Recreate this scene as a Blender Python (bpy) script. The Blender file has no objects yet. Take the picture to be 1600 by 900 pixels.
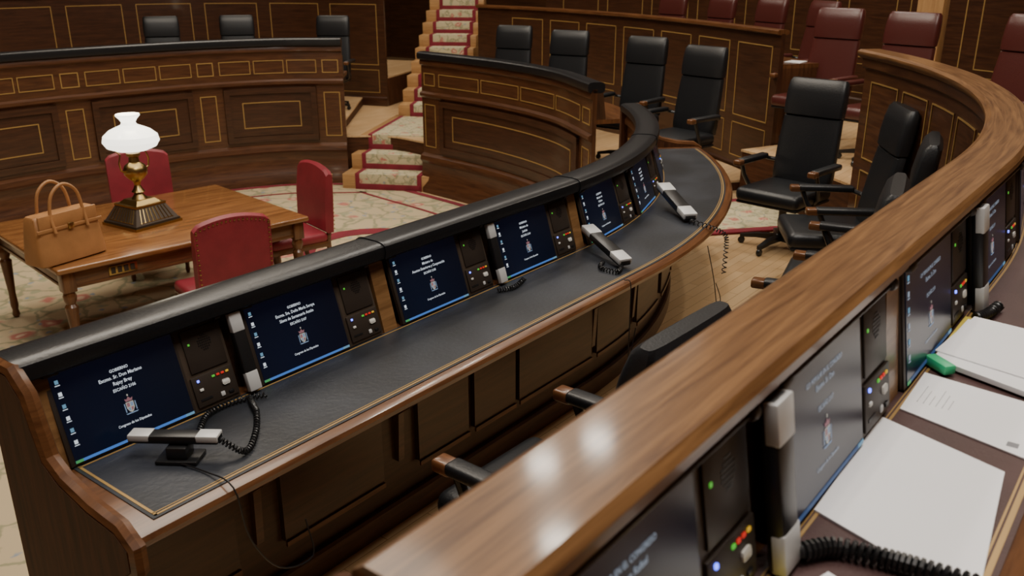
import bpy,bmesh,math,random
from mathutils import Matrix,Vector
random.seed(4)
col=bpy.context.scene.collection
# ---------------------------------------------------------------- materials
def _m(name):
    m=bpy.data.materials.new(name); m.use_nodes=True
    nt=m.node_tree; b=nt.nodes['Principled BSDF']; return m,nt,b
def plain(name,c,rough=.5,metal=0,emit=None,es=0,coat=0,bump=0,bscale=200,var=0,vscale=6):
    m,nt,b=_m(name)
    b.inputs['Base Color'].default_value=(*c,1); b.inputs['Roughness'].default_value=rough
    b.inputs['Metallic'].default_value=metal; b.inputs['Coat Weight'].default_value=coat
    if emit: b.inputs['Emission Color'].default_value=(*emit,1); b.inputs['Emission Strength'].default_value=es
    tc=nt.nodes.new('ShaderNodeTexCoord')
    n=nt.nodes.new('ShaderNodeTexNoise'); n.inputs['Scale'].default_value=bscale; n.inputs['Detail'].default_value=4
    nt.links.new(tc.outputs['Object'],n.inputs['Vector'])
    if bump:
        bp=nt.nodes.new('ShaderNodeBump'); bp.inputs['Strength'].default_value=bump; bp.inputs['Distance'].default_value=.004
        nt.links.new(n.outputs['Fac'],bp.inputs['Height']); nt.links.new(bp.outputs['Normal'],b.inputs['Normal'])
    if var:
        n2=nt.nodes.new('ShaderNodeTexNoise'); n2.inputs['Scale'].default_value=vscale; n2.inputs['Detail'].default_value=6
        nt.links.new(tc.outputs['Object'],n2.inputs['Vector'])
        r=nt.nodes.new('ShaderNodeValToRGB')
        r.color_ramp.elements[0].position=.35; r.color_ramp.elements[1].position=.7
        r.color_ramp.elements[0].color=(*[x*(1-var) for x in c],1); r.color_ramp.elements[1].color=(*[min(1,x*(1+var)) for x in c],1)
        nt.links.new(n2.outputs['Fac'],r.inputs['Fac']); nt.links.new(r.outputs['Color'],b.inputs['Base Color'])
    return m
def wood(name,dark,light,rough=.3,coat=.3,su=1.3,sv=16,spec=.5,cr=.12):
    m,nt,b=_m(name)
    tc=nt.nodes.new('ShaderNodeTexCoord'); mp=nt.nodes.new('ShaderNodeMapping')
    mp.inputs['Scale'].default_value=(su,sv,1)
    n=nt.nodes.new('ShaderNodeTexNoise'); n.inputs['Scale'].default_value=2.2; n.inputs['Detail'].default_value=9
    n.inputs['Roughness'].default_value=.62; n.inputs['Distortion'].default_value=.7
    r=nt.nodes.new('ShaderNodeValToRGB'); e=r.color_ramp.elements
    e[0].position=.32; e[0].color=(*dark,1); e[1].position=.68; e[1].color=(*light,1)
    nt.links.new(tc.outputs['UV'],mp.inputs['Vector']); nt.links.new(mp.outputs['Vector'],n.inputs['Vector'])
    nt.links.new(n.outputs['Fac'],r.inputs['Fac']); nt.links.new(r.outputs['Color'],b.inputs['Base Color'])
    bp=nt.nodes.new('ShaderNodeBump'); bp.inputs['Strength'].default_value=.12; bp.inputs['Distance'].default_value=.002
    nt.links.new(n.outputs['Fac'],bp.inputs['Height']); nt.links.new(bp.outputs['Normal'],b.inputs['Normal'])
    b.inputs['Roughness'].default_value=rough; b.inputs['Coat Weight'].default_value=coat; b.inputs['Coat Roughness'].default_value=cr
    b.inputs['Specular IOR Level'].default_value=spec
    return m
W_RAIL=wood('glossy_oak',(.088,.037,.013),(.240,.120,.046),.34,.30,1.3,30,.3,.10)
W_GOV=wood('walnut_desk',(.068,.025,.010),(.180,.076,.029),.30,.30,spec=.35)
W_DIV=wood('oak_divider',(.15,.072,.026),(.31,.165,.066),.35,.2)
W_DARK=wood('dark_walnut',(.034,.014,.007),(.075,.033,.015),.4,.15)
W_FAC=wood('mahogany_facade',(.047,.017,.008),(.115,.046,.019),.33,.25)
W_FAC2=wood('mahogany_panel',(.031,.012,.006),(.072,.028,.013),.35,.25)
W_END=wood('matte_end_wood',(.040,.015,.007),(.10,.038,.016),.6,0,spec=.2)
W_LIGHT=wood('light_oak',(.34,.18,.07),(.50,.29,.12),.4,.1)
W_TAB=wood('table_mahogany',(.14,.052,.016),(.31,.135,.042),.25,.4,1,8)
GOLD=plain('gold_inlay',(.42,.26,.085),.4,.2)
BRASS=plain('brass',(.42,.30,.12),.3,1)
BRONZE=plain('bronze_panel',(.075,.054,.039),.45,.2)
BRONZE2=plain('dark_bronze',(.042,.031,.024),.45,.2)
LEA=plain('black_leather',(.010,.011,.013),.38,0,bump=.25,bscale=120)
LEAR=plain('rail_black_leather',(.010,.011,.013),.32,0,bump=.2,bscale=90)
MAROON=plain('maroon_leather',(.075,.018,.015),.30,0,bump=.25,bscale=120)
RED=plain('red_leather',(.23,.020,.032),.45,0,bump=.3,bscale=150,var=.15)
NAVY=plain('navy_desk_leather',(.021,.024,.031),.43,0,bump=.3,bscale=60,var=.55,vscale=3)
BROWNL=plain('brown_desk_leather',(.070,.032,.030),.55,0,bump=.3,bscale=200,var=.15)
BLK=plain('black_plastic',(.012,.012,.013),.35)
SIL=plain('silver_plastic',(.60,.61,.61),.4,.1)
WHITE=plain('white_button',(.8,.8,.75),.4)
PAPER=plain('white_paper',(.96,.96,.98),.7,var=.01)
YEL=plain('yellow_card',(.75,.60,.08),.6)
INK=plain('ink',(.25,.25,.27),.7)
GREENP=plain('green_plastic',(.05,.55,.24),.4)
TAN=plain('tan_leather',(.40,.19,.07),.45,0,bump=.3,bscale=150,var=.15)
SHADE=plain('opal_glass',(.9,.88,.8),.2,emit=(1,.96,.84),es=2.6)
TXT=plain('screen_white',(0,0,0),.5,emit=(.85,.92,1),es=.9)
TXT2=plain('screen_white_dim',(0,0,0),.5,emit=(.7,.82,1),es=.38)
ICON=plain('screen_icon',(0,0,0),.5,emit=(.25,.55,.8),es=.5)
BAR=plain('screen_taskbar',(0,0,0),.5,emit=(.07,.22,.65),es=.8)
BAR2=plain('screen_taskbar_dim',(0,0,0),.5,emit=(.07,.18,.45),es=.35)
START=plain('screen_start',(0,0,0),.5,emit=(.1,.5,.15),es=.6)
CR=plain('crest_red',(0,0,0),.5,emit=(.50,.22,.25),es=.5)
CB=plain('crest_blue',(0,0,0),.5,emit=(.30,.42,.62),es=.6)
CG=plain('crest_gold',(0,0,0),.5,emit=(.70,.66,.55),es=.6)
LR=plain('led_red',(.3,0,0),.4,emit=(1,.05,.03),es=.5)
LG=plain('led_green',(0,.3,0),.4,emit=(.2,1,.1),es=.4)
LY=plain('led_yellow',(.3,.2,0),.4,emit=(1,.55,.05),es=.5)
LB=plain('led_blue',(0,0,.3),.4,emit=(.1,.15,1),es=4)
def screenmat():
    m,nt,b=_m('screen_blue')
    b.inputs['Base Color'].default_value=(.004,.005,.009,1); b.inputs['Roughness'].default_value=.25
    tc=nt.nodes.new('ShaderNodeTexCoord'); g=nt.nodes.new('ShaderNodeTexGradient'); g.gradient_type='SPHERICAL'
    mp=nt.nodes.new('ShaderNodeMapping'); mp.inputs['Location'].default_value=(-.3,0,-.1); mp.inputs['Scale'].default_value=(2.4,1,2.5)
    r=nt.nodes.new('ShaderNodeValToRGB'); r.color_ramp.elements[0].color=(.0004,.0008,.003,1); r.color_ramp.elements[1].color=(.0012,.0035,.012,1)
    nt.links.new(tc.outputs['Object'],mp.inputs['Vector']); nt.links.new(mp.outputs['Vector'],g.inputs['Vector'])
    nt.links.new(g.outputs['Fac'],r.inputs['Fac']); nt.links.new(r.outputs['Color'],b.inputs['Emission Color']); b.inputs['Emission Strength'].default_value=1
    return m
SCR=screenmat()
def carpetmat(name,base,scale):
    m,nt,b=_m(name); L=nt.links.new; N=nt.nodes.new
    tc=N('ShaderNodeTexCoord'); ns=N('ShaderNodeTexNoise'); ns.inputs['Scale'].default_value=5*scale; ns.inputs['Detail'].default_value=3
    mixv=N('ShaderNodeMix'); mixv.data_type='VECTOR'; mixv.inputs[0].default_value=.14
    L(tc.outputs['Object'],ns.inputs['Vector']); L(tc.outputs['Object'],mixv.inputs[4]); L(ns.outputs['Color'],mixv.inputs[5])
    def layer(prevc,sc,lo,hi,c,feat='F1'):
        v=N('ShaderNodeTexVoronoi'); v.feature=feat; v.inputs['Scale'].default_value=sc*scale
        L(mixv.outputs[1],v.inputs['Vector'])
        r=N('ShaderNodeValToRGB'); r.color_ramp.elements[0].position=lo; r.color_ramp.elements[1].position=hi
        r.color_ramp.elements[0].color=(1,1,1,1); r.color_ramp.elements[1].color=(0,0,0,1)
        L(v.outputs['Distance'],r.inputs['Fac'])
        mx=N('ShaderNodeMix'); mx.data_type='RGBA'
        L(r.outputs['Color'],mx.inputs[0])
        if prevc is None: mx.inputs[6].default_value=(*base,1)
        else: L(prevc,mx.inputs[6])
        mx.inputs[7].default_value=(*c,1); return mx.outputs[2]
    c=layer(None,3.1,.02,.06,(.28,.26,.15),'DISTANCE_TO_EDGE')
    c=layer(c,4.5,.18,.28,(.32,.31,.19))
    c=layer(c,6.3,.12,.2,(.24,.27,.30))
    c=layer(c,2.6,.18,.26,(.43,.16,.12))
    c=layer(c,2.6,.07,.12,(.58,.40,.28))
    L(c,b.inputs['Base Color']); b.inputs['Roughness'].default_value=.95
    return m
CARPET=carpetmat('floral_carpet',(.48,.38,.235),1.2)
RUNNER=carpetmat('floral_runner',(.50,.43,.27),2.2)
REDC=plain('red_carpet',(.19,.016,.028),.95,bump=.4,bscale=300,var=.15)
def parquet():
    m,nt,b=_m('light_parquet'); L=nt.links.new; N=nt.nodes.new
    tc=N('ShaderNodeTexCoord'); br=N('ShaderNodeTexBrick'); br.inputs['Scale'].default_value=2.2
    br.inputs['Color1'].default_value=(.64,.44,.24,1); br.inputs['Color2'].default_value=(.56,.36,.18,1); br.inputs['Mortar'].default_value=(.28,.15,.06,1)
    br.inputs['Mortar Size'].default_value=.004; br.inputs['Brick Width'].default_value=1.0; br.inputs['Row Height'].default_value=.16
    L(tc.outputs['Object'],br.inputs['Vector']); L(br.outputs['Color'],b.inputs['Base Color']); b.inputs['Roughness'].default_value=.3
    return m
PARQ=parquet()
WALLM=wood('wall_panelling',(.05,.02,.008),(.11,.045,.018),.5,.0,.6,6)
CEILM=plain('ceiling_plaster',(.50,.42,.32),.9,var=.05)
# ---------------------------------------------------------------- mesh builder
class MB:
    def __init__(s): s.v=[];s.f=[];s.uv=[];s.mi=[];s.mats=[]
    def mat(s,m):
        if m not in s.mats: s.mats.append(m)
        return s.mats.index(m)
    def add(s,vs,fs,m,M=None,uvs=None,grain=0):
        o=len(s.v); vs=[Vector(v) for v in vs]; k=s.mat(m)
        for i,f in enumerate(fs):
            if uvs: s.uv.append(uvs[i])
            else:
                a,b_,c=vs[f[0]],vs[f[1]],vs[f[2]]; n=(b_-a).cross(c-a)
                ax=[0,1,2]; nx=max(ax,key=lambda q:abs(n[q])); rem=[q for q in ax if q!=nx]
                if grain in rem: ua=grain; va=[q for q in rem if q!=grain][0]
                else: ua,va=rem
                s.uv.append([(vs[j][ua]+.37*nx,vs[j][va]) for j in f])
            s.f.append([o+j for j in f]); s.mi.append(k)
        s.v+= [ (M@v) if M else v for v in vs]
        return s
    def box(s,x0,x1,y0,y1,z0,z1,m,M=None,bev=0,seg=2):
        bm=bmesh.new(); bmesh.ops.create_cube(bm,size=1)
        for v in bm.verts: v.co=Vector(((x0+x1)/2+v.co.x*(x1-x0),(y0+y1)/2+v.co.y*(y1-y0),(z0+z1)/2+v.co.z*(z1-z0)))
        if bev: bmesh.ops.bevel(bm,geom=bm.edges[:],offset=bev,segments=seg,profile=.5,affect='EDGES')
        d=[x1-x0,y1-y0,z1-z0]; g=d.index(max(d))
        bm.verts.ensure_lookup_table(); bm.verts.index_update()
        s.add([v.co.copy() for v in bm.verts],[[v.index for v in f.verts] for f in bm.faces],m,M,grain=g); bm.free(); return s
    def lathe(s,prof,m,M=None,seg=24):
        vs=[];fs=[]
        for r,z in prof:
            for i in range(seg):
                a=2*math.pi*i/seg; vs.append((r*math.cos(a),r*math.sin(a),z))
        n=len(prof)
        for j in range(n-1):
            for i in range(seg):
                k=(i+1)%seg; fs.append([j*seg+i,j*seg+k,(j+1)*seg+k,(j+1)*seg+i])
        fs.append(list(range(seg))[::-1]); fs.append([(n-1)*seg+i for i in range(seg)])
        return s.add(vs,fs,m,M,grain=2)
    def loft(s,rings,m,M=None):
        n=len(rings[0]); vs=[p for r in rings for p in r]; fs=[]
        for j in range(len(rings)-1):
            for i in range(n):
                k=(i+1)%n; fs.append([j*n+i,j*n+k,(j+1)*n+k,(j+1)*n+i])
        fs.append(list(range(n))[::-1]); fs.append([(len(rings)-1)*n+i for i in range(n)])
        return s.add(vs,fs,m,M)
    def tube(s,pts,r,m,M=None,seg=8):
        pts=[Vector(p) for p in pts]; rings=[]; up=Vector((0,0,1)); prev=None
        for i,p in enumerate(pts):
            t=(pts[min(i+1,len(pts)-1)]-pts[max(i-1,0)]).normalized()
            if prev is None:
                a=t.cross(up)
                if a.length<.05: a=t.cross(Vector((1,0,0)))
            else: a=prev-t*prev.dot(t)
            a.normalize(); b=t.cross(a); prev=a
            rr=r[i] if isinstance(r,list) else r
            rings.append([p+a*math.cos(2*math.pi*k/seg)*rr+b*math.sin(2*math.pi*k/seg)*rr for k in range(seg)])
        return s.loft(rings,m,M)
    def sweep(s,path,s0,s1,prof,m,step=.08,M=None):
        N=max(1,int(math.ceil((s1-s0)/step))); n=len(prof); vs=[];fs=[];uvs=[]
        cum=[0]
        for i in range(n): 
            a=prof[i];b=prof[(i+1)%n]; cum.append(cum[-1]+math.hypot(a[0]-b[0],a[1]-b[1]))
        ss=[s0+(s1-s0)*j/N for j in range(N+1)]
        for q in ss:
            for (o,z) in prof:
                p=path.off(q,o); vs.append((p[0],p[1],z))
        for j in range(N):
            for i in range(n):
                k=(i+1)%n; fs.append([j*n+i,j*n+k,(j+1)*n+k,(j+1)*n+i])
                uvs.append([(ss[j],cum[i]),(ss[j],cum[i+1]),(ss[j+1],cum[i+1]),(ss[j+1],cum[i])])
        for base,rev in ((0,True),(N*n,False)):
            idx=[base+i for i in range(n)]
            if rev: idx=idx[::-1]
            fs.append(idx); uvs.append([(prof[i-base][1],prof[i-base][0]) for i in idx])
        return s.add(vs,fs,m,M,uvs=uvs)
    def prism(s,poly,x0,x1,m,M=None):
        n=len(poly); vs=[(x0,p[0],p[1]) for p in poly]+[(x1,p[0],p[1]) for p in poly]
        fs=[[i,(i+1)%n,n+(i+1)%n,n+i] for i in range(n)]+[list(range(n))[::-1],[n+i for i in range(n)]]
        return s.add(vs,fs,m,M,grain=2)
    def obj(s,name,parent=None,label=None,smooth=True,ang=35,link=True):
        me=bpy.data.meshes.new(name); me.from_pydata([tuple(v) for v in s.v],[],s.f)
        for m in s.mats: me.materials.append(m)
        me.polygons.foreach_set('material_index',s.mi)
        ul=me.uv_layers.new(name='UVMap'); flat=[c for u in s.uv for p in u for c in p]
        ul.data.foreach_set('uv',flat)
        me.validate()
        bm=bmesh.new(); bm.from_mesh(me); bmesh.ops.recalc_face_normals(bm,faces=bm.faces[:]); bm.to_mesh(me); bm.free()
        if smooth:
            me.polygons.foreach_set('use_smooth',[True]*len(me.polygons)); me.set_sharp_from_angle(angle=math.radians(ang))
        o=bpy.data.objects.new(name,me); col.objects.link(o)
        if parent: o.parent=parent
        if label: o['label']=label
        return o
def empty(name,label,cat,group=None,M=None):
    o=bpy.data.objects.new(name,None); o.empty_display_size=.1; col.objects.link(o)
    o['label']=label; o['category']=cat
    if group: o['group']=group
    if M: o.matrix_world=M
    return o
def tag(o,label,cat,group=None):
    o['label']=label; o['category']=cat
    if group: o['group']=group
    return o
def struct(o): o['kind']='structure'; return o
def dup(root,M,label=None):
    n=root.copy(); col.objects.link(n); n.matrix_world=M
    if label: n['label']=label
    def rec(a,b):
        for c in list(a.children):
            d=c.copy(); d.parent=b; d.matrix_parent_inverse=c.matrix_parent_inverse.copy(); col.objects.link(d); rec(c,d)
    rec(root,n); return n
T=Matrix.Translation
def R(a,ax): return Matrix.Rotation(math.radians(a),4,ax)
# ---------------------------------------------------------------- paths
class Path:
    def __init__(s,pts):
        s.p=[Vector((a[0],a[1])) for a in pts]; s.c=[0]
        for i in range(1,len(s.p)): s.c.append(s.c[-1]+(s.p[i]-s.p[i-1]).length)
        s.L=s.c[-1]
        s.t=[]
        for i in range(len(s.p)): s.t.append((s.p[min(i+1,len(s.p)-1)]-s.p[max(i-1,0)]).normalized())
    def at(s,q):
        q=min(max(q,0),s.L-1e-6); lo,hi=0,len(s.c)-1
        while hi-lo>1:
            m=(lo+hi)//2
            if s.c[m]<=q: lo=m
            else: hi=m
        f=(q-s.c[lo])/max(1e-9,(s.c[hi]-s.c[lo]))
        return s.p[lo].lerp(s.p[hi],f), s.t[lo].lerp(s.t[hi],f).normalized()
    def off(s,q,o):
        p,t=s.at(q); return p+Vector((-t.y,t.x))*o
    def ang(s,q):
        p,t=s.at(q); return math.degrees(math.atan2(t.y,t.x))
    def frame(s,q,o,z):
        p=s.off(q,o); return T((p.x,p.y,z))@R(s.ang(q),'Z')
def arcpath(Y,X0,Rr,S):
    pts=[];q=0
    while q<=S:
        if q<X0: pts.append((q,Y))
        else:
            a=(q-X0)/Rr; pts.append((X0+Rr*math.sin(a),Y+Rr-Rr*math.cos(a)))
        q+=.05
    return Path(pts)
def spline(cp,n=14):
    cp=[Vector(c) for c in cp]; P=[2*cp[0]-cp[1]]+cp+[2*cp[-1]-cp[-2]]; out=[]
    for i in range(1,len(P)-2):
        for k in range(n):
            t=k/n; a,b,c,d=P[i-1],P[i],P[i+1],P[i+2]
            out.append(.5*((2*b)+(c-a)*t+(2*a-5*b+4*c-d)*t*t+(3*b-a-3*c+d)*t**3))
    out.append(cp[-1]); return Path(out)
GOV=arcpath(2.35,3.5,3.57,6.35)
NEAR=arcpath(.49,2.985,5.255,9.2)
MID=spline([(6.95,4.3),(7.6,5.2),(8.0,6.3),(8.2,7.6)])
LEFT=spline([(7.9,8.75),(7.35,9.35),(6.45,9.8),(5.4,10.02),(4.4,10.12),(3.3,10.05)])
P2=spline([(8.5,3.3),(9.4,4.6),(10.1,5.9),(10.7,7.6),(10.9,9.0)])
P2L=spline([(10.05,10.15),(9.4,11.8),(8.0,13.1),(6.0,13.5),(3.5,13.4)])
P3=spline([(9.3,-1.2),(10.0,.4),(10.8,2.2),(11.6,3.9),(12.3,5.5),(12.8,7.5),(12.95,9.2)])
# ---------------------------------------------------------------- shell
CF=-.40; GF=.18; RF=.645
mb=MB(); mb.box(-4,20,-6,20,CF-.1,CF,PARQ); struct(mb.obj('floor',smooth=False))
mb=MB(); mb.box(-4,20,-6,20,8,8.1,CEILM); struct(mb.obj('ceiling',smooth=False))
for nm,b in (('wall_left',(-4,20,19.9,20)),('wall_right',(-4,20,-6,-5.9)),('wall_back',(19.9,20,-6,20)),('wall_front',(-4,-3.9,-6,20))):
    mb=MB(); mb.box(b[0],b[1],b[2],b[3],CF,8,WALLM); struct(mb.obj(nm,smooth=False))
def plat(path,s0,s1,n0,n1,z0,z1,m):
    mb=MB(); mb.sweep(path,s0,s1,[(n1,z0),(n1,z1-.02),(n0,z1-.02),(n0,z0)],W_END,step=.2)
    mb.sweep(path,s0-.01,s1+.01,[(n1+.008,z1-.02),(n1+.008,z1),(n0,z1),(n0,z1-.02)],m,step=.2)
    return struct(mb.obj('floor',smooth=False))
plat(GOV,.90,6.3,-1.9,.06,CF,GF,PARQ)
ring=spline([(5.5,2.95),(6.04,3.41),(6.95,4.3),(7.6,5.2),(8.0,6.3),(8.2,7.6),(8.25,8.3),(7.9,8.8),(7.35,9.4),(6.45,9.85),(5.4,10.07),(4.4,10.17),(3.3,10.1)])
plat(ring,.1,ring.L,-3.4,.0,CF,GF-.004,PARQ)
plat(MID,.15,MID.L,-1.75,-.02,GF-.1,.28,PARQ)
plat(LEFT,.1,LEFT.L,-3.0,-.02,GF-.1,.30,PARQ)
plat(NEAR,.52,6.95,-2.2,-.02,CF,RF,PARQ)
plat(NEAR,7.45,9.0,-2.2,-.35,CF,RF-.03,PARQ)
plat(P2,.0,P2.L,-1.9,-.03,CF,.62,PARQ)
plat(P3,.0,P3.L,-2.0,-.03,CF,1.1,PARQ)
plat(P2L,.0,P2L.L,-2.4,-.03,CF,.62,PARQ)
# central carpet
cp=[GOV.off(q*.3,.25) for q in range(3,21)]+[ring.off(1.0+q*.4,.25) for q in range(0,int((ring.L-1)/.4))]
mb=MB(); pts=[(-2.5,1.2),(.7,1.2),(.7,2.6)]+[(p.x,p.y) for p in cp]+[(-2.5,10.0)]
mb.add([(x,y,CF+.008) for x,y in pts],[list(range(len(pts)))],CARPET)
oc=mb.obj('carpet',smooth=False); tag(oc,'cream floral woven carpet with red border covering the sunken floor','carpet')
mb=MB(); mb.sweep(ring,.9,ring.L-.2,[(.36,CF+.009),(.36,CF+.014),(.28,CF+.014),(.28,CF+.009)],REDC)
mb.sweep(ring,.9,ring.L-.2,[(.80,CF+.009),(.80,CF+.014),(.76,CF+.014),(.76,CF+.009)],REDC)
circ=Path([(5.9+.75*math.cos(a/20*math.pi*2),6.3+.75*math.sin(a/20*math.pi*2)) for a in range(41)])
mb.sweep(circ,0,circ.L/2,[(0,CF+.009),(0,CF+.014),(.2,CF+.014),(.2,CF+.009)],REDC)
mb.sweep(GOV,.9,6.2,[(.5,CF+.009),(.5,CF+.014),(.40,CF+.014),(.40,CF+.009)],REDC)
mb.obj('carpet_border',oc,'crimson border band',smooth=False)
# ---------------------------------------------------------------- benches
def frame(mb,path,s0,s1,z0,z1,n,m,w=.011,d=.004,k=1.0):
    z0=CF+(z0-CF)*k; z1=CF+(z1-CF)*k
    mb.sweep(path,s0,s1,[(n,z0),(n+d,z0),(n+d,z0+w),(n,z0+w)],m)
    mb.sweep(path,s0,s1,[(n,z1-w),(n+d,z1-w),(n+d,z1),(n,z1)],m)
    mb.sweep(path,s0,s0+w,[(n,z0),(n+d,z0),(n+d,z1),(n,z1)],m)
    mb.sweep(path,s1-w,s1,[(n,z0),(n+d,z0),(n+d,z1),(n,z1)],m)
def padprof(n0,n1,z0,z1,k=14):
    c=((n0+n1)/2,(z0+z1)/2); a=(n1-n0)/2; b=(z1-z0)/2; out=[]
    for i in range(k):
        t=2*math.pi*i/k; ct,st=math.cos(t),math.sin(t); e=.55
        out.append((c[0]+a*math.copysign(abs(ct)**e,ct),c[1]+b*math.copysign(abs(st)**e,st)))
    return out
def facade(root,path,s0,s1,mods,k=1.0,seams=(),pad=(-.015,.15,1.195,1.295)):
    def Z(z): return CF+(z-CF)*k
    body=MB()
    prof=[(.06,1.23),(.10,1.23),(.125,1.18),(.125,1.15),(.10,1.13),(.10,.83),(.135,.81),(.135,.78),(.10,.75),(.10,.08),(.15,.05),(.16,.0),(.13,-.04),(.13,-.12),(.16,-.26),(.20,-.34),(.20,CF),(.06,CF)]
    body.sweep(path,s0,s1,[(a,Z(z)) for a,z in prof],W_FAC); body.obj('bench_front',root)
    n0,n1,z0,z1=pad; z0=Z(z0); z1=Z(z1)
    p=MB(); p.sweep(path,s0-.02,s1+.02,padprof(n0,n1,z0,z1),LEAR,step=.05)
    for q in seams: p.sweep(path,q-.006,q+.006,padprof(n0-.004,n1+.004,z0-.004,z1+.004),LEAR,step=.05)
    p.obj('padded_rail',root,'black padded leather top rail')
    g=MB(); L=(s1-s0-.3)/mods
    for i in range(mods+1):
        a=s0+i*L
        frame(g,path,a+.05,a+.25,.16,.68,.102,GOLD,k=k); frame(g,path,a+.05,a+.25,.90,1.05,.102,GOLD,k=k)
        if i<mods:
            kk=3 if L<2.4 else 4; w=(L-.3)/kk
            for j in range(kk):
                frame(g,path,a+.3+j*w+.02,a+.3+(j+1)*w-.02,.90,1.05,.102,GOLD,w=.009,k=k)
            q=MB(); frame(q,path,a+.34,a+L-.04,.12,.74,.10,W_FAC2,w=.07,d=.03,k=k)
            q.sweep(path,a+.41,a+L-.11,[(.10,Z(.19)),(.112,Z(.19)),(.112,Z(.67)),(.10,Z(.67))],W_FAC2)
            q.obj('facade_panel',root,'raised rectangular mahogany panel')
            frame(g,path,a+.56,a+L-.26,.28,.58,.113,GOLD,k=k)
    g.obj('gold_inlay',root,'thin gold inlay lines')
def bench(path,s0,s1,mods,label,group,k=1.0):
    root=empty('parliament_bench',label,'bench',group)
    facade(root,path,s0,s1,mods,k=k)
    d=MB(); d.sweep(path,s0,s1,[(.06,.92),(.06,.96),(-.42,.96),(-.42,.92)],W_GOV); d.sweep(path,s0,s1,[(.06,.96),(.06,1.2),(.0,1.2),(-.03,.96)],W_DARK); d.obj('desk_top',root)
    return root
bench(MID,.0,MID.L-.02,1,'curved mahogany parliament bench with black padded rail beside stairs','curved front benches')
bench(LEFT,.0,LEFT.L,3,'long curved mahogany bench with black padded rail and gold inlay','curved front benches',k=1.072)
# partitions
def partition(path,s0,s1,ztop,zbot,pitch,label,desk=True):
    root=empty('bench_partition',label,'bench','raised rear benches')
    b=MB(); b.sweep(path,s0,s1,[(-.03,zbot),(.03,zbot),(.03,zbot+.12),(.015,zbot+.14),(.015,ztop-.04),(-.03,ztop-.04)],W_FAC2); b.obj('partition_panel',root)
    r=MB(); r.sweep(path,s0-.02,s1+.02,padprof(-.07,.06,ztop-.05,ztop),W_GOV); r.obj('top_rail',root,'polished wooden top rail')
    g=MB(); q=s0+.12
    while q+pitch*.85<s1:
        frame(g,path,q,q+pitch*.8,zbot+.62,ztop-.16,.016,GOLD); frame(g,path,q,q+pitch*.8,zbot+.2,zbot+.55,.016,GOLD,w=.009); q+=pitch
    g.obj('gold_inlay',root)
    if desk:
        d=MB(); d.sweep(path,s0,s1,[(-.03,ztop-.36),(-.03,ztop-.32),(-.46,ztop-.32),(-.46,ztop-.36)],W_GOV); d.sweep(path,s0,s0+.04,[(-.03,zbot),(-.03,ztop-.36),(-.42,ztop-.36),(-.42,zbot)],W_FAC);d.obj('desk_top',root)
    return root
partition(P2,0,P2.L,1.70,GF,.8,'curved dark wooden partition with gold inlay behind black chairs')
partition(P2L,0,P2L.L,1.86,GF,1.0,'dark wooden partition with gold inlay rectangles behind chairs',desk=False)
partition(P3,0,P3.L,2.45,.6,.9,'tall dark wooden partition behind maroon chairs',desk=False)
mb=MB(); mb.box(-.12,.12,-.12,.12,0,2.2,W_LIGHT,bev=.01); mb.box(-.13,.13,-.13,.13,1.9,1.96,W_GOV,bev=.008)
o=mb.obj('wooden_post'); o.location=(9.72,2.3,.62); tag(o,'light brown wooden end post between maroon chairs','post')
# ---- government bench
gov=empty('parliament_bench','long curved walnut desk bench with black padded rail and built-in screens','bench','front desk benches')
facade(gov,GOV,.93,6.28,3,seams=(2.28,3.62,4.95),pad=(.0,.16,1.228,1.30))
mb=MB(); mb.sweep(GOV,.93,6.26,[(.055,.95),(.075,1.235),(.060,1.235),(.03,.95)],W_DARK)
mb.obj('screen_backboard',gov)
def divider(root,path,q,w,prof,m):
    mb=MB(); mb.sweep(path,q,q+w,prof,m); mb.obj('screen_divider',root,'oak strip between screens')
for q in (.93,2.222,3.552,4.882,6.2): divider(gov,GOV,q,.07,[(-.03,.955),(.045,1.235),(.07,1.235),(.055,.955)],W_DIV)
mb=MB(); mb.sweep(GOV,.93,6.28,[(.03,.925),(.03,.958),(-.45,.958),(-.472,.952),(-.48,.94),(-.472,.926),(-.455,.92),(-.445,.90),(-.40,.90),(-.40,.925)],W_GOV,step=.06); mb.obj('desk_top',gov)
mb=MB(); mb.sweep(GOV,.99,6.22,[(-.03,.958),(-.03,.961),(-.435,.961),(-.435,.958)],NAVY,step=.06); mb.obj('leather_inlay',gov,'worn dark navy leather writing surface')
mb=MB(); 
for a,b in ((-.425,-.419),(-.413,-.410),(-.048,-.043)): mb.sweep(GOV,1.0,6.2,[(a,.961),(a,.9622),(b,.9622),(b,.961)],GOLD,step=.06)
mb.sweep(GOV,1.0,1.008,[(-.425,.961),(-.425,.9622),(-.04,.9622),(-.04,.961)],GOLD)
mb.obj('gold_tooling',gov,'thin gold tooling around leather')
KN=-.10
mb=MB(); mb.sweep(GOV,.95,6.26,[(.05,GF),(.05,.92),(KN,.92),(KN,GF)],W_DARK)
mb.sweep(GOV,.95,6.26,[(KN+.01,GF),(KN+.01,.28),(KN-.02,.28),(KN-.03,.27),(KN-.032,GF)],W_FAC)
mb.sweep(GOV,.95,6.26,[(KN+.01,.90),(KN-.26,.90),(KN-.26,.925),(KN+.01,.925)],W_DARK)
mb.obj('kneehole_board',gov)
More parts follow.
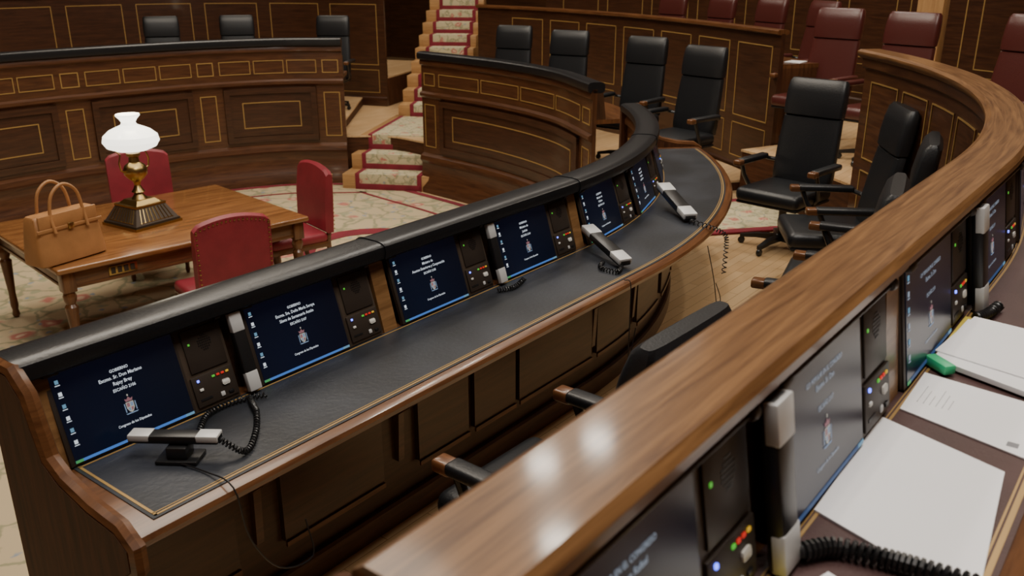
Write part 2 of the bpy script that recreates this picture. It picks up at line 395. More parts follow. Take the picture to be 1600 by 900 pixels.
for a,b in ((1.0,1.42),(1.61,2.09),(2.29,2.60),(2.64,2.93),(2.96,3.57),(3.62,4.0),(4.1,4.5),(4.6,5.0),(5.1,5.6)):
    mb=MB(); mb.sweep(GOV,a,b,[(KN,.40),(KN-.022,.40),(KN-.022,.82),(KN,.82)],W_FAC2)
    mb.sweep(GOV,a+.04,b-.04,[(KN-.001,.82),(KN-.022,.82),(KN-.022,.86),(KN-.001,.86)],W_FAC2); mb.sweep(GOV,a,b,[(KN-.021,.38),(KN-.03,.38),(KN-.03,.40),(KN-.021,.40)],W_GOV)
    mb.obj('storage_panel',gov,'dark flat wooden panel below desk')
for x in (1.51,2.19,3.59,4.05):
    mb=MB(); mb.sweep(GOV,x-.015,x+.015,[(KN,.92),(KN-.26,.92),(KN-.20,.8),(KN-.03,.66),(KN-.02,.45),(KN,.45)],W_FAC); mb.obj('bracket',gov)
def endpanel(root,path,s,t,zf,dn,zd,zr,m=W_GOV,m2=W_END,bx=0):
    poly=[(.15,zf),(.15,zr-.03),(.12,zr),(.02,zr),(-.04,zr-.05),(-.07,zr-.14),(-.10,zr-.22),(-.17,zd+.06),(-.30,zd+.03),(dn+.04,zd+.02),(dn-.01,zd-.01),(dn-.01,zd-.07),(dn+.05,zd-.12),(dn+.09,zd-.3),(dn+.1,zf)]
    e=MB(); F=path.frame(s,0,0); e.prism(poly,-t,0,m2,F)
    bead=[(.12,zr+.005),(.02,zr+.005),(-.04,zr-.045),(-.07,zr-.135),(-.10,zr-.215),(-.17,zd+.065),(-.30,zd+.035),(dn+.04,zd+.025),(dn-.015,zd-.01),(dn-.015,zd-.07),(dn+.05,zd-.13)]
    e.tube([(-t/2,a,b) for a,b in bead],.024,m,F,8)
    e.obj('end_board',root,'scrolled polished wooden end board')
endpanel(gov,GOV,.935,.05,CF,-.47,.95,1.27)
endpanel(gov,GOV,6.33,.05,CF,-.47,.95,1.27)
# ---- near bench
nb=empty('parliament_bench','raised curved bench with wide glossy oak rail and brown leather desk','bench','front desk benches')
s0,s1=.50,6.95
mb=MB(); mb.sweep(NEAR,s0,s1,[(.075,1.68),(.095,1.70),(.10,1.712),(.098,1.722),(.08,1.735),(-.055,1.735),(-.07,1.722),(-.07,1.705),(-.055,1.695),(-.055,1.68)],W_RAIL,step=.05); mb.obj('top_rail',nb,'wide glossy oak top rail')
mb=MB(); mb.sweep(NEAR,s0+.01,s1-.01,[(.06,1.69),(.06,1.62),(.03,1.60),(.03,.36),(.055,.34),(.055,GF),(-.03,GF),(-.04,1.36),(-.01,1.69)],W_FAC); mb.obj('bench_front',nb)
mb=MB(); q=2.9
while q<6.8:
    frame(mb,NEAR,q,min(q+.42,6.9),1.0,1.53,.032,GOLD,w=.009); frame(mb,NEAR,q,min(6.9,q+.42),.45,.92,.032,GOLD,w=.009); q+=.5
mb.obj('gold_inlay',nb)
DZ=1.385
mb=MB(); mb.sweep(NEAR,s0,s1,[(-.03,DZ-.04),(-.03,DZ),(-.42,DZ),(-.44,DZ-.01),(-.44,DZ-.03),(-.42,DZ-.04)],W_GOV); mb.obj('desk_top',nb)
mb=MB(); mb.sweep(NEAR,s0+.05,s1-.05,[(-.06,DZ),(-.06,DZ+.003),(-.385,DZ+.003),(-.385,DZ)],BROWNL); mb.obj('leather_inlay',nb,'maroon brown leather writing surface')
mb=MB()
for a,b in ((-.375,-.365),(-.361,-.357),(-.100,-.094),(-.090,-.087)): mb.sweep(NEAR,s0+.1,s1-.1,[(a,DZ+.003),(a,DZ+.004),(b,DZ+.004),(b,DZ+.003)],GOLD)
mb.obj('gold_tooling',nb)
mb=MB(); mb.sweep(NEAR,s0+.02,s1-.02,[(-.30,RF),(-.30,DZ-.04),(-.33,DZ-.04),(-.33,RF)],W_DARK); mb.obj('kneehole_board',nb)
NP=1.42; NQ=.555
for i in range(5):
    q=max(s0+.01,NQ-.10+i*NP); w=.09 if i else .04
    divider(nb,NEAR,q,w,[(-.075,DZ+.003),(-.035,1.69),(.0,1.69),(.0,DZ+.003)],W_DIV)
endpanel(nb,NEAR,.51,.03,GF,-.43,DZ,1.68,W_END,W_FAC)
# ---------------------------------------------------------------- consoles
def text_geo(mb,lines,m):
    for (t,size,x,y) in lines:
        cu=bpy.data.curves.new('tmp','FONT'); cu.body=t; cu.size=size; cu.align_x='CENTER'; cu.resolution_u=2; cu.offset=size*.012
        o=bpy.data.objects.new('tmp',cu); col.objects.link(o); dg=bpy.context.evaluated_depsgraph_get()
        me=bpy.data.meshes.new_from_object(o.evaluated_get(dg))
        mb.add([(x+v.co.x,-.0075,y+v.co.y) for v in me.vertices],[list(p.vertices) for p in me.polygons],m)
        bpy.data.objects.remove(o); bpy.data.curves.remove(cu); bpy.data.meshes.remove(me)
H=.25
def console(M,lines,label,group,scale=(1,1,1),tm=None,bm_=None):
    tm=tm or TXT; bm_=bm_ or BAR
    root=empty('desk_console',label,'desk console',group)
    b=MB(); b.box(0,.572,0,.015,0,H,BRONZE,bev=.003); b.box(.0,.405,-.004,.002,0,H,BRONZE2,bev=.002); b.obj('housing',root)
    d=MB(); d.box(.014,.395,-.0065,-.003,.006,H-.008,SCR); d.obj('display',root,'dark blue screen with white text')
    c=MB(); c.box(.425,.56,-.005,.0,.11,H-.015,BRONZE2,bev=.002); c.box(.415,.566,-.007,0,.012,.10,BRONZE2,bev=.002); c.obj('control_panel',root,'bronze control panel')
    g=MB()
    for i in range(7):
        for j in range(7):
            if (i-3)**2+(j-3)**2<12: g.box(.475+i*.007,.479+i*.007,-.0062,-.005,.165+j*.007,.169+j*.007,BLK)
    g.obj('speaker_grille',root)
    for i,(mm) in enumerate((LG,LR,LR,LY)):
        q=MB(); q.box(.487+i*.017,.497+i*.017,-.010,-.006,.083,.089,mm,bev=.001); q.obj('button',root)
    q=MB(); q.box(.433,.440,-.011,-.006,.083,.090,LB,bev=.001); q.obj('indicator_light',root,'small blue light')
    q=MB(); q.box(.433,.447,-.011,-.006,.056,.064,WHITE,bev=.002); q.obj('button',root,'small white button')
    q=MB(); q.box(.515,.543,-.012,-.006,.050,.066,WHITE,bev=.005); q.obj('button',root,'white rounded push button')
    q=MB(); q.box(.428,.470,-.0085,-.006,.028,.034,BLK); q.obj('card_slot',root)
    q=MB(); q.box(.500,.515,-.0105,-.006,.02,.034,SIL,bev=.003); q.obj('key_switch',root)
    q=MB(); q.box(.53,.548,-.0105,-.006,.02,.03,BLK,bev=.003); q.obj('socket',root)
    q=MB(); q.box(.44,.446,-.007,-.005,.19,.196,LG); q.obj('indicator_light',root)
    if lines is not None:
        t=MB(); text_geo(t,lines,tm)
        x,z=.21,.094; y=-.0078
        def poly(ps,m): t.add([(x+a,y,z+b_) for a,b_ in ps],[list(range(len(ps)))],m)
        poly([(-.012,.012),(.012,.012),(.012,-.004),(.006,-.014),(0,-.017),(-.006,-.014),(-.012,-.004)],CG)
        y=-.0080
        poly([(-.010,.010),(-.001,.010),(-.001,-.001),(-.010,-.001)],CR); poly([(.001,.010),(.010,.010),(.010,-.001),(.001,-.001)],CB)
        poly([(-.009,-.003),(-.001,-.003),(-.001,-.013),(-.006,-.011)],CB); poly([(.001,-.003),(.009,-.003),(.006,-.011),(.001,-.013)],CR)
        poly([(-.018,.010),(-.015,.010),(-.015,-.014),(-.018,-.014)],CB); poly([(.015,.010),(.018,.010),(.018,-.014),(.015,-.014)],CB)
        poly([(-.010,.014),(.010,.014),(.013,.022),(.006,.020),(0,.026),(-.006,.020),(-.013,.022)],CR)
        poly([(-.002,.028),(.002,.028),(.002,.033),(-.002,.033)],CG)
        poly([(-.020,-.017),(.020,-.017),(.016,-.020),(-.016,-.020)],CB)
        for i in range(6):
            zz=H-.026-i*.032; t.box(.027,.037,-.0078,-.0070,zz-.010,zz,tm if i%2 else ICON); t.box(.025,.039,-.0078,-.0070,zz-.015,zz-.013,tm)
        t.box(.014,.395,-.0078,-.0066,.006,.013,bm_); t.box(.014,.036,-.0080,-.0066,.006,.013,START); t.box(.365,.395,-.0080,-.0066,.006,.013,ICON)
        t.obj('display_text',root,'white lettering, crest, icons and blue taskbar')
    a=MB(); a.tube([(.0,-.018,H-.004),(.55,-.018,H-.004)],.004,BRONZE2,seg=8); a.box(-.005,.04,-.026,-.005,H-.012,H+.002,BRONZE2,bev=.004)
    a.lathe([(.004,-.012),(.010,-.01),(.012,0),(.010,.01),(.004,.012)],BRONZE2,T((.555,-.02,H-.002))@R(90,'Y'),12); a.obj('microphone_arm',root,'slim dark rod with knob')
    root.matrix_world=M@Matrix.Diagonal((*scale,1)); return root
def L(n1,n2,n3,n4,c=.21):
    out=[]; y=H-.055
    for t,sz in ((n1,.0115),(n2,.0135),(n3,.0135),(n4,.0115)):
        if t: out.append((t,sz,c,y)); 
        y-=.0175
    out.append(('Congreso de los Diputados',.0095,c,.048)); return out
texts=[L('GOBIERNO','Excmo. Sr. Don Mariano','Rajoy Brey','ESCAÑO 2106'),
 L('GOBIERNO','Excma. Sra. Doña María Soraya','Sáenz de Santamaría Antón','ESCAÑO 2107'),
 L('GOBIERNO','Ministro de','Asuntos Exteriores y Cooperación','ESCAÑO 2108'),
 L('GOBIERNO','Ministro de','Justicia','ESCAÑO 2109'),
 L('GOBIERNO','Ministro de','Defensa','ESCAÑO 2110'),L('GOBIERNO','Ministro de','Hacienda','ESCAÑO 2111'),None,None]
tilt=math.degrees(math.atan(.085/.265))
CW=.572; GQ=.985
for i in range(8):
    pair,k=divmod(i,2); q=GQ+pair*1.33+(.652 if k else 0)
    mid=GOV.frame(q+CW/2,-.035,.964)@R(-tilt,'X')@T((-CW/2,0,0))
    console(mid,texts[i],'bronze desk console with dark blue screen and coloured buttons','front bench consoles',(1.0,1,1.11))
ntexts=[L('G.P. POPULAR EN EL CONGRESO','Excmo. Sr. Don Rafael','Hernando Fraile','ESCAÑO 2116'),
 L('G.P. POPULAR EN EL CONGRESO','Excmo. Sr. Don','','ESCAÑO 2117'),L('G.P. POPULAR EN EL CONGRESO','Excmo. Sr. Don','','ESCAÑO 2118'),L('G.P. POPULAR EN EL CONGRESO','Excmo. Sr. Don','','ESCAÑO 2119'),None,None,None,None]
for i in range(8):
    pair,k=divmod(i,2); q=NQ+pair*NP+(.70 if k else 0)
    mid=NEAR.frame(q+CW*.53,-.082,DZ+.008)@R(-9,'X')@T((-CW*.53,0,0))
    console(mid,ntexts[i],'bronze desk console with dark screen and coloured buttons under oak rail','raised bench consoles',(1.06,1,1.16),TXT2,BAR2)
# ---------------------------------------------------------------- handsets
def handset():
    root=empty('microphone_handset','black handset with silver ends on the desk','handset','desk handsets')
    b=MB(); b.box(-.13,.13,-.024,.024,0,.026,BLK,bev=.006); b.obj('body',root)
    for x in (-.098,.098): 
        c=MB(); c.box(x-.032,x+.032,-.0245,.0245,.006,.0275,SIL,bev=.004); c.obj('end_cap',root,'silver end cap')
    return root
HS=handset(); first=[True]
def put_hs(M,label,scale=1):
    M=M@(Matrix.Diagonal((*scale,1)) if isinstance(scale,tuple) else Matrix.Scale(scale,4))
    if first[0]: HS.matrix_world=M; HS['label']=label; first[0]=False; return HS
    return dup(HS,M,label)
def lay(a,b,label):
    a=Vector(a);b=Vector(b); d=(b-a); x=d.normalized(); y=Vector((0,0,1)).cross(x).normalized(); z=x.cross(y)
    M=Matrix(((x.x,y.x,z.x,0),(x.y,y.y,z.y,0),(x.z,y.z,z.z,0),(0,0,0,1))); c=(a+b)/2; put_hs(T(c)@M,label,d.length/.26)
lay((1.13,2.24,1.015),(1.28,2.03,1.015),'black handset with silver ends lying on a small cradle')
lay((3.60,2.30,1.05),(3.44,1.98,.975),'black handset with silver ends lying across the desk')
lay((4.60,2.42,1.05),(4.33,2.10,.972),'black handset with silver ends lying across the desk')
def stand2(path,q,n,z,tl,label,sc):
    F=path.frame(q,n,z)@R(-tl,'X')
    B=Matrix(((0,-1,0,0),(0,0,-1,0),(1,0,0,0),(0,0,0,1)))
    put_hs(F@T((0,-.006,.13*sc[0]))@B,label,sc)
for q in (GQ+.613,GQ+1.33+.613): stand2(GOV,q,-.035,.966,tilt,'black handset with silver ends standing between two screens',(1.03,.95,1))
for q in (NQ+.655,NQ+.655+NP,NQ+.655+2*NP): stand2(NEAR,q,-.088,DZ+.006,9,'black handset with silver ends standing between two screens',(1.12,1.35,1.2))
mb=MB(); mb.box(-.06,.06,-.04,.04,.0,.012,BLK,bev=.003); mb.box(-.03,.03,-.03,.03,.01,.05,BLK,bev=.006)
o=mb.obj('handset_cradle'); o.location=(1.205,2.12,.962); o.rotation_euler=(0,0,math.radians(-55)); tag(o,'small black cradle under a handset on the desk','cradle')
def coil(pts,rad,turns,r,name,label,parent=None):
    P=spline3(pts); m=MB(); n=turns*10; out=[]
    for i in range(n+1):
        t=i/n; p,tg=P(t); a=tg.cross(Vector((0,0,1))); a.normalize(); b=a.cross(tg)
        w=2*math.pi*turns*t; out.append(p+a*math.cos(w)*rad+b*math.sin(w)*rad)
    m.tube(out,r,BLK,seg=5); o=m.obj(name); tag(o,label,'cable','coiled handset cords'); return o
def spline3(pts):
    cp=[Vector(p) for p in pts]; P=[2*cp[0]-cp[1]]+cp+[2*cp[-1]-cp[-2]]; n=len(cp)-1
    def f(t):
        x=min(t*n,n-1e-6); i=int(x); u=x-i; a,b,c,d=P[i],P[i+1],P[i+2],P[i+3]
        p=.5*((2*b)+(c-a)*u+(2*a-5*b+4*c-d)*u*u+(3*b-a-3*c+d)*u**3)
        g=.5*((c-a)+2*(2*a-5*b+4*c-d)*u+3*(3*b-a-3*c+d)*u*u); return p,g.normalized()
    return f
coil([(1.28,2.04,1.02),(1.33,1.99,.975),(1.42,2.06,.973),(1.50,2.16,.973),(1.52,2.2,.975),(1.55,2.26,.973)],.008,44,.0028,'coiled_cord','black coiled cord looping on navy leather desk')
coil([(1.32,2.20,.973),(1.40,2.27,.973),(1.50,2.28,.973),(1.60,2.24,.973)],.008,24,.0028,'coiled_cord','black coiled cord looping on navy leather desk')
coil([(2.83,2.25,.973),(2.91,2.22,.973),(3.02,2.25,.973)],.009,14,.003,'coiled_cord','black coiled cord on navy leather desk')
coil([(3.44,2.0,.98),(3.36,1.97,.973),(3.36,2.06,.973),(3.44,2.1,.973)],.009,20,.003,'coiled_cord','black coiled cord on navy leather desk')
coil([(4.33,2.12,.975),(4.28,1.96,.975),(4.27,1.865,.95),(4.265,1.85,.88),(4.26,1.85,.74)],.011,22,.003,'coiled_cord','black coiled cord hanging over the desk edge')
coil([(1.24,.37,DZ+.022),(1.29,.33,DZ+.022),(1.31,.26,DZ+.022),(1.32,.20,DZ+.022),(1.33,.12,DZ+.022)],.013,26,.0045,'coiled_cord','black coiled cord on brown leather desk')
coil([(2.52,.37,DZ+.02),(2.58,.35,DZ+.02),(2.66,.34,DZ+.02)],.012,12,.004,'coiled_cord','black coiled cord on brown leather desk')
def wire(pts,label,r=.0025):
    f=spline3(pts); m=MB(); m.tube([f(i/30)[0] for i in range(31)],r,BLK,seg=5); o=m.obj('cable'); tag(o,label,'cable','thin cables')
wire([(1.17,2.14,.97),(1.2,2.0,.967),(1.2,1.87,.965),(1.22,1.85,.8),(1.3,1.84,.66),(1.42,1.84,.63),(1.42,1.86,.75)],'thin black cable trailing over desk edge')
wire([(3.3,1.9,.965),(3.28,1.855,.96),(3.26,1.84,.8),(3.25,1.83,.6),(3.3,1.83,.75)],'thin black cable hanging from desk')
wire([(4.1,1.88,.93),(4.12,1.84,.75),(4.16,1.82,.55),(4.2,1.83,.62),(4.15,1.84,.72)],'thin black cable hanging from desk')
# ---------------------------------------------------------------- swivel chairs
def sering(w,t,cy,z,e=.45,n=28,yaw=0,lean=0):
    out=[]
    for i in range(n):
        a=2*math.pi*i/n; c,s_=math.cos(a),math.sin(a)
        x=w/2*math.copysign(abs(c)**e,c); y=t/2*math.copysign(abs(s_)**e,s_)
        out.append((x,cy+y,z+y*lean))
    return out
def swivel(leather,name,label,group):
    root=empty(name,label,'chair',group)
    s=MB(); s.box(-.265,.265,-.25,.30,.39,.50,leather,bev=.045,seg=4); s.box(-.255,.255,-.24,.28,.375,.40,BLK,bev=.01); s.obj('seat',root)
    b=MB(); st=[(-.235,.46,.44,.05),(-.245,.48,.49,.085),(-.255,.56,.50,.10),(-.275,.70,.50,.09),(-.300,.85,.49,.09),(-.325,.985,.475,.085),(-.33,1.0,.46,.05)]
    b.loft([sering(w,t,y,z) for y,z,w,t in st],leather); b.obj('backrest',root,'padded high back')
    h=MB(); st=[(-.325,.99,.45,.05),(-.325,1.005,.485,.10),(-.335,1.08,.49,.115),(-.35,1.18,.485,.11),(-.362,1.25,.47,.095),(-.366,1.275,.44,.05)]
    h.loft([sering(w,t,y,z) for y,z,w,t in st],leather); h.obj('headrest',root,'padded headrest section')
    for sx in (-1,1):
        a=MB(); a.box(sx*.31-.035,sx*.31+.035,-.20,.17,.645,.69,leather,bev=.016,seg=3)
        a.box(sx*.31-.032,sx*.31+.032,.15,.225,.64,.685,W_GOV,bev=.012,seg=3)
        a.tube([(sx*.31,.14,.65),(sx*.31,.10,.56),(sx*.29,.03,.45),(sx*.24,.0,.40)],.017,BLK); a.tube([(sx*.31,-.18,.66),(sx*.29,-.24,.64),(sx*.235,-.28,.63)],.016,BLK); a.obj('armrest',root,'padded armrest with wooden tip')
    p=MB(); p.lathe([(.05,.385),(.03,.34),(.028,.12),(.05,.10),(.055,.07),(.03,.06)],BLK,seg=16); p.obj('pedestal',root)
    for k in range(5):
        q=MB(); M=R(72*k+18,'Z'); q.loft([[(x,y,z) for x,y,z in ((r,-w,zc-h),(r,w,zc-h),(r,w,zc+h),(r,-w,zc+h))] for r,w,zc,h in ((.03,.03,.09,.022),(.18,.024,.085,.017),(.31,.018,.065,.012))],BLK,M)
        q.lathe([(.012,-.014),(.026,-.013),(.028,0),(.026,.013),(.012,.014)],BLK,M@T((.30,0,.028))@R(90,'X'),12); q.obj('base_leg',root)
    return root
def face(x,y,z,deg): return T((x,y,z))@R(deg-90,'Z')
bl=[(2.09,1.43,GF,88),(3.70,1.28,GF,103),(4.85,1.42,GF,103),(5.78,1.80,GF,120),(6.64,2.44,GF,172),
 (7.68,3.92,.28,168),(8.34,4.86,.28,178),(8.62,5.98,.28,188),(8.90,6.98,.28,192),
 (8.80,10.05,.30,212),(8.10,11.15,.30,232),(7.30,11.75,.30,238)]
c0=swivel(LEA,'swivel_chair','black leather high-back swivel armchair','black swivel armchairs'); c0.matrix_world=face(*bl[0]); c0['label']='black leather swivel armchair reclined at the front desk'
for i,b in enumerate(bl[1:]):
    dup(c0,face(*b),'black leather swivel armchair at the front desk' if i<3 else ('black leather swivel armchair turned sideways at the desk end' if i==3 else 'black leather swivel armchair behind a curved bench'))
for c in c0.children:   # this chair's back is slightly reclined
    if c.name.startswith(('backrest','headrest')):
        c.matrix_local=T((0,0,-.065))@T((0,-.24,.46))@R(5,'X')@T((0,.24,-.46))
m0=None
mr=[]
for q,n,da in ((1.25,-1.0,0),(2.05,-.98,5),(2.9,-.98,0),(3.75,-.98,4)):
    p=P2.off(q,n); a=P2.ang(q); mr.append((p.x,p.y,.62,a+90+da))
mr+= [(8.60,3.0,.615,168),(8.24,2.26,.615,165),(7.80,1.30,.645,155),(9.55,1.2,.645,165)]
for m in mr:
    if m0 is None:
        m0=swivel(MAROON,'swivel_chair','maroon leather high-back swivel armchair on raised tier','maroon swivel armchairs'); m0.matrix_world=face(*m)
    else: dup(m0,face(*m))
# ---------------------------------------------------------------- table, lamp, bag, red chairs
TM=T((3.68,6.44,CF+.014))@R(-8,'Z')
tb=empty('writing_table','large mahogany table with carved apron and turned legs on carpet','table')
LX,LY=.97,.78
mb=MB(); mb.box(-LX,LX,-LY,LY,.725,.765,W_TAB,bev=.014,seg=3); mb.obj('table_top',tb)
mb=MB()
for y in (-LY+.07,LY-.07): mb.box(-LX+.1,LX-.1,y-.015,y+.015,.60,.725,W_GOV,bev=.004); mb.box(-LX+.1,LX-.1,y-.022,y+.022,.60,.625,W_GOV,bev=.006)
for x in (-LX+.07,LX-.07): mb.box(x-.015,x+.015,-LY+.1,LY-.1,.60,.725,W_GOV,bev=.004); mb.box(x-.022,x+.022,-LY+.1,LY-.1,.60,.625,W_GOV,bev=.006)
mb.obj('apron',tb)
mb=MB(); mb.box(-.62,-.42,-LY+.045,-LY+.056,.635,.70,BRASS,bev=.003)
for i in range(4): mb.box(-.605+i*.045,-.575+i*.045,-LY+.040,-LY+.046,.645,.69,BRONZE2,bev=.002)
mb.obj('ornament_plaque',tb,'pierced brass plaque')
for x in (-1,1):
    for y in (-1,1):
        mb=MB(); M=T((x*(LX-.08),y*(LY-.08),0)); mb.box(-.045,.045,-.045,.045,.58,.725,W_GOV,M,bev=.006)
        mb.lathe([(.02,0),(.03,.02),(.022,.06),(.03,.10),(.026,.2),(.040,.42),(.044,.47),(.03,.49),(.042,.52),(.045,.55),(.035,.58)],W_GOV,M,16); mb.obj('leg',tb)
tb.matrix_world=TM
lp=empty('table_lamp','brass oil-style table lamp with glowing white opal shade','lamp')
mb=MB()
def frus(mb,w0,w1,z0,z1,m): mb.loft([[(a*w/2,b*w/2,z) for a,b in ((-1,-1),(1,-1),(1,1),(-1,1))] for w,z in ((w0,z0),(w1,z1))],m)
frus(mb,.42,.42,0,.02,BRASS); frus(mb,.40,.40,.02,.035,BRONZE2); frus(mb,.385,.26,.035,.15,BRONZE); frus(mb,.27,.27,.15,.165,BRASS); frus(mb,.22,.16,.165,.195,BRASS)
for k in range(4):
    M=R(90*k,'Z'); mb.box(-.15,.15,-.187,-.178,.045,.052,BRASS,M@T((0,0,0)),bev=.001)
    for i in range(9): mb.tube([(-.14+i*.035,-.188,.045),(-.105+i*.0265,-.137,.142)],.004,BRASS,M,6)
mb.obj('lamp_base',lp,'stepped square bronze base',ang=30)
mb=MB(); mb.lathe([(.06,.19),(.045,.215),(.03,.235),(.05,.25),(.035,.27),(.022,.30),(.03,.33),(.055,.35),(.085,.385),(.09,.42),(.075,.455),(.04,.48),(.035,.52),(.05,.53),(.05,.55)],BRASS,seg=24)
for sx in (-1,1): mb.tube([(sx*.08,0,.41),(sx*.12,0,.43),(sx*.13,0,.49),(sx*.11,0,.55),(sx*.16,0,.60)],.006,BRASS)
mb.obj('lamp_stem',lp,'brass font and stem')
mb=MB(); mb.lathe([(.06,.565),(.12,.575),(.18,.60),(.205,.64),(.195,.685),(.15,.725),(.095,.75),(.06,.765),(.05,.785),(.065,.81),(.088,.835),(.085,.845),(.06,.835)],SHADE,seg=32); mb.obj('lamp_shade',lp,'glowing white opal glass shade')
lp.matrix_world=T((3.62,6.43,CF+.014+.765))@R(5,'Z')
hb=empty('handbag','tan leather structured handbag with two handles standing on table','handbag')
mb=MB(); mb.loft([sering(w,t,0,z,e=.28,n=36) for w,t,z in ((.47,.20,0),(.50,.235,.012),(.50,.235,.05),(.47,.19,.22),(.455,.13,.325),(.44,.11,.335))],TAN); mb.obj('bag_body',hb)
mb=MB(); mb.box(-.215,.215,-.105,-.088,.215,.345,TAN,T((0,.012,0))@R(-0,'X'),bev=.006); mb.box(-.24,.24,-.115,-.105,.235,.258,TAN,T((0,.01,0)),bev=.003); mb.box(-.02,.02,-.125,-.112,.228,.268,BRASS,T((0,.01,0)),bev=.003); mb.obj('flap',hb,'tan leather flap with brass clasp')
for y in (-.085,.06):
    mb=MB(); f=spline3([(-.12,y-.03 if y<0 else y+.02,.22),(-.12,y,.34),(-.09,y,.47),(0,y,.53),(.09,y,.47),(.12,y,.34),(.12,y-.03 if y<0 else y+.02,.22)]); mb.tube([f(i/30)[0] for i in range(31)],.011,TAN,seg=10); mb.obj('handle',hb)
hb.matrix_world=T((2.80,6.02,CF+.014+.767))@R(7,'Z')
def redchair():
    root=empty('upholstered_chair','red leather upholstered chair with wooden legs at the table','chair','red table chairs')
    s=MB(); s.box(-.27,.27,-.25,.27,.42,.51,RED,bev=.035,seg=3); s.box(-.265,.265,-.245,.265,.38,.43,W_GOV,bev=.006); s.obj('seat',root)
    b=MB(); rings=[]
    xs=[-.27+.54*i/16 for i in range(17)]
    def top(x): return 1.08-.05*(abs(x)/.27)**2-(.02 if abs(x)>.26 else 0)
    for x in xs: 
        rings.append([(x,-.245,.50),(x,-.225,.52),(x,-.235,.8),(x,-.262,top(x)-.02),(x,-.285,top(x)),(x,-.32,top(x)-.015),(x,-.315,.8),(x,-.30,.50)])
    b.loft(rings,RED)
    for x in [-.255+.03*i for i in range(18)]: b.lathe([(.001,0),(.006,.002),(.007,.006),(.002,.007)],BRASS,T((x,-.322,top(x)-.035))@R(90,'X'),6)
    for z in [.53+.035*i for i in range(14)]:
        for x in (-.255,.255): b.lathe([(.001,0),(.006,.002),(.007,.006),(.002,.007)],BRASS,T((x,-.312-.008*(z-.5)/.5,z))@R(90,'X'),6)
    b.obj('backrest',root,'studded red leather back')
    for x in (-.235,.235):
        q=MB(); q.lathe([(.016,0),(.022,.03),(.018,.06),(.03,.30),(.034,.34),(.03,.38)],W_GOV,T((x,.22,0)),12); q.obj('leg',root)
        q=MB(); q.tube([(x,-.32,0),(x,-.27,.2),(x,-.26,.42),(x,-.275,.55)],.022,W_GOV); q.obj('leg',root)
    return root
rc=redchair(); zc=CF+.014
rc.matrix_world=face(4.72,6.06,zc,166); rc['label']='red leather studded chair at the short end of the table'
dup(rc,face(3.57,5.38,zc,76),'red leather studded chair seen from behind at the table')
dup(rc,face(4.25,7.42,zc,-112),'red leather chair on the far side of the table')
# ---------------------------------------------------------------- stairs
st=empty('staircase','light wooden stairs with floral carpet runner and red edges','stairs')
SM=T((7.78,7.92,0))@R(28,'Z')
sw=MB(); rn=MB(); rb=MB()
def stp(x0,x1,z0,z1,w0,w1,rw,M=None):
    sw.box(x0,x1,-w0,w1,z0,z1,W_LIGHT,M,bev=.006)
    rn.box(x0-.012,x1+.01,-rw,rw,z0+.0,z1+.012,RUNNER,M,bev=.004); 
    for s_ in (-1,1): rb.box(x0-.016,x1+.01,s_*rw-.028,s_*rw+.028,z0,z1+.016,REDC,M,bev=.004)
    rb.box(x0-.018,x0-.005,-rw,rw,z0+.0,z0+(z1-z0)*.42,REDC,M,bev=.002)
for i in range(3):
    z1=CF+(i+1)*.1935; stp(.0+i*.30,2.25,z1-.1935,z1,.60-i*.02,.60-i*.03,.40)
UM=T((2.1,-.05,0))@R(4,'Z')
for i in range(9):
    z1=GF+.17*(i+1); x0=i*.34; stp(x0,x0+(9-i)*.34,z1-.17,z1,.42,.50,.30,UM)
sw.obj('steps',st,'light wood steps'); rn.obj('carpet_runner',st,'floral runner'); rb.obj('carpet_runner_edge',st,'crimson runner edging')
st.matrix_world=SM
mb=MB(); mb.box(-.9,1.3,-.45,.45,0,.012,RUNNER,bev=.003); mb.box(-.9,1.3,-.52,-.42,0,.015,REDC,bev=.003); mb.box(-.9,1.3,.42,.52,0,.015,REDC,bev=.003)
o=mb.obj('aisle_runner'); o.matrix_world=T((7.15,3.25,GF+.001))@R(-40,'Z'); tag(o,'floral aisle carpet runner with red edges on parquet','carpet')
# ---------------------------------------------------------------- papers
def sheet(pts,z,th,m,name,label,extra=None):
    k=len(pts); mb=MB(); vs=[(x,y,z) for x,y in pts]+[(x,y,z+th) for x,y in pts]
    mb.add(vs,[list(range(k))[::-1],[k+i for i in range(k)]]+[[i,(i+1)%k,k+(i+1)%k,k+i] for i in range(k)],m)
    if extra: extra(mb)
    o=mb.obj(name,smooth=False); tag(o,label,'paper','papers on the raised desk'); return o
k=1.066; Z0=DZ+.004
def S(p): return [(a*k,b*k) for a,b in p]
sheet(S([(1.71,.385),(1.31,.375),(1.22,.11),(1.63,.148)]),Z0,.004,PAPER,'paper_sheet','blank white paper sheets lying on brown leather desk')
def cl(mb):
    for i in range(6):
        y=.345-i*.012; mb.box(1.82*k,(1.91-.02*(i%3))*k,y*k,(y+.001)*k,Z0+.0031,Z0+.0035,INK)
    mb.box(1.735*k,1.755*k,.145*k,.165*k,Z0+.0031,Z0+.0035,INK)
sheet(S([(1.77,.365),(1.98,.37),(1.95,.12),(1.70,.11)]),Z0,.003,PAPER,'paper_sheet','printed white document with small text and crest',cl)
sheet(S([(2.04,.37),(2.34,.36),(2.30,.08),(1.94,.07)]),Z0+.006,.012,PAPER,'paper_stack','stack of white paper sheets on brown leather desk')
sheet(S([(2.08,.375),(2.36,.35),(2.33,.10),(2.02,.09)]),Z0+.0185,.003,PAPER,'paper_sheet','loose white sheet on top of a paper stack')
sheet(S([(2.18,.375),(2.39,.375),(2.38,.08),(2.20,.08)]),Z0,.005,YEL,'card_folder','yellow card folder under a paper stack')
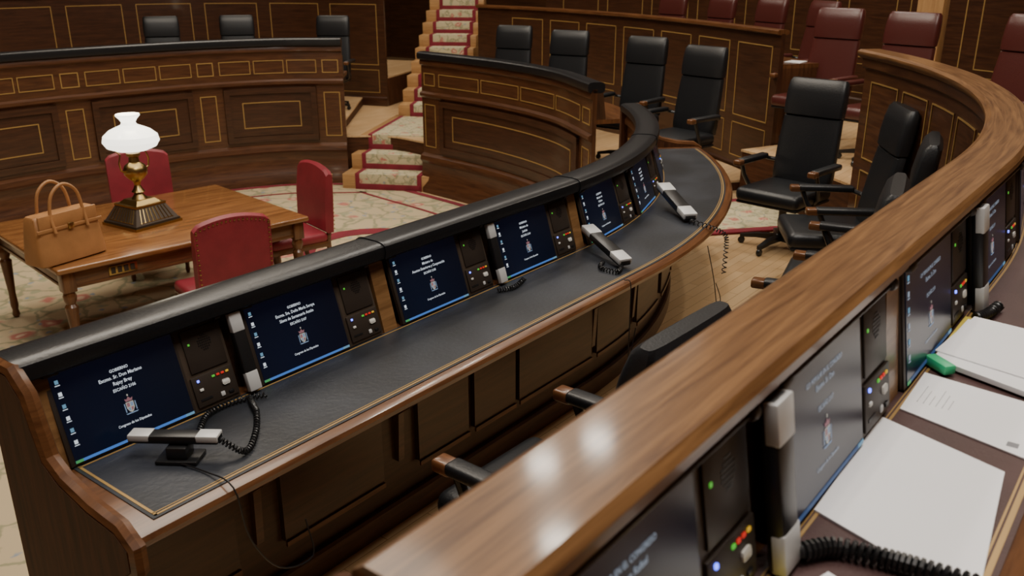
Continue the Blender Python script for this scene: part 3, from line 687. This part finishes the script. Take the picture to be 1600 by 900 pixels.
sheet(S([(1.02,.37),(1.10,.36),(1.08,.20),(.98,.20)]),Z0,.003,YEL,'card_folder','yellow card folder lying on desk')
sheet(S([(1.06,.33),(1.16,.30),(1.12,.18),(1.0,.18)]),Z0+.004,.003,PAPER,'paper_sheet','white paper sheet on a yellow folder')
mb=MB(); mb.box(-.045,.03,-.016,.016,0,.024,GREENP,bev=.005); mb.box(.025,.05,-.008,.008,.003,.019,YEL,bev=.003); o=mb.obj('highlighter'); o.location=(2.02*k,.355*k,Z0+.004); o.rotation_euler=(0,0,.9); tag(o,'green highlighter pen beside papers','pen')
mb=MB(); mb.box(-.1,.1,-.08,.08,0,.01,PAPER,bev=.002); o=mb.obj('paper_stack'); p=P2.off(.12,-.25); o.location=(p.x,p.y,1.381); tag(o,'small stack of white papers on rear desk end','paper')
# ---------------------------------------------------------------- lights
def area(loc,size,e,c,rot=(0,0,0)):
    l=bpy.data.lights.new('ceiling_light','AREA'); l.shape='DISK'; l.size=size; l.energy=e; l.color=c
    o=bpy.data.objects.new('ceiling_light',l); o.location=loc; o.rotation_euler=rot; col.objects.link(o); return o
W=(1,.89,.74)
area((4.5,6.5,7.8),4.0,400,W)
area((1.0,0.0,7.8),2.5,300,(1,.93,.85))
area((11,1,7.8),3,190,W); area((9,12,7.8),3,190,W); area((14,8,7.8),3,60,W)
for x,y in ((3.2,1.6),(4.2,1.2),(6,-1),(6.8,.6),(0,5),(2,9)): area((x,y,7.6),.25,60,(1,.92,.80))
for x,y in ((9.7,5.9),(8.7,6.15),(7.4,5.0)): area((x,y,7.6),.4,50,(1,.92,.80))
w=bpy.data.worlds.new('world'); bpy.context.scene.world=w; w.use_nodes=True
w.node_tree.nodes['Background'].inputs[0].default_value=(.5,.42,.34,1); w.node_tree.nodes['Background'].inputs[1].default_value=.3
pl=bpy.data.lights.new('lamp_glow','POINT'); pl.energy=8; pl.color=(1,.85,.6); pl.shadow_soft_size=.1
po=bpy.data.objects.new('lamp_glow',pl); po.location=(3.62,6.43,CF+1.75); col.objects.link(po)
# ---------------------------------------------------------------- camera
cam=bpy.data.cameras.new('camera'); cam.sensor_width=36; cam.lens=1400/1600*36
co=bpy.data.objects.new('camera',cam); col.objects.link(co); co.location=(0,0,2.3)
co.rotation_euler=(math.radians(90-20),0,math.radians(37.5-90)); cam.clip_start=.02
cam.dof.use_dof=True; cam.dof.focus_distance=3.6; cam.dof.aperture_fstop=4.5
bpy.context.scene.camera=co
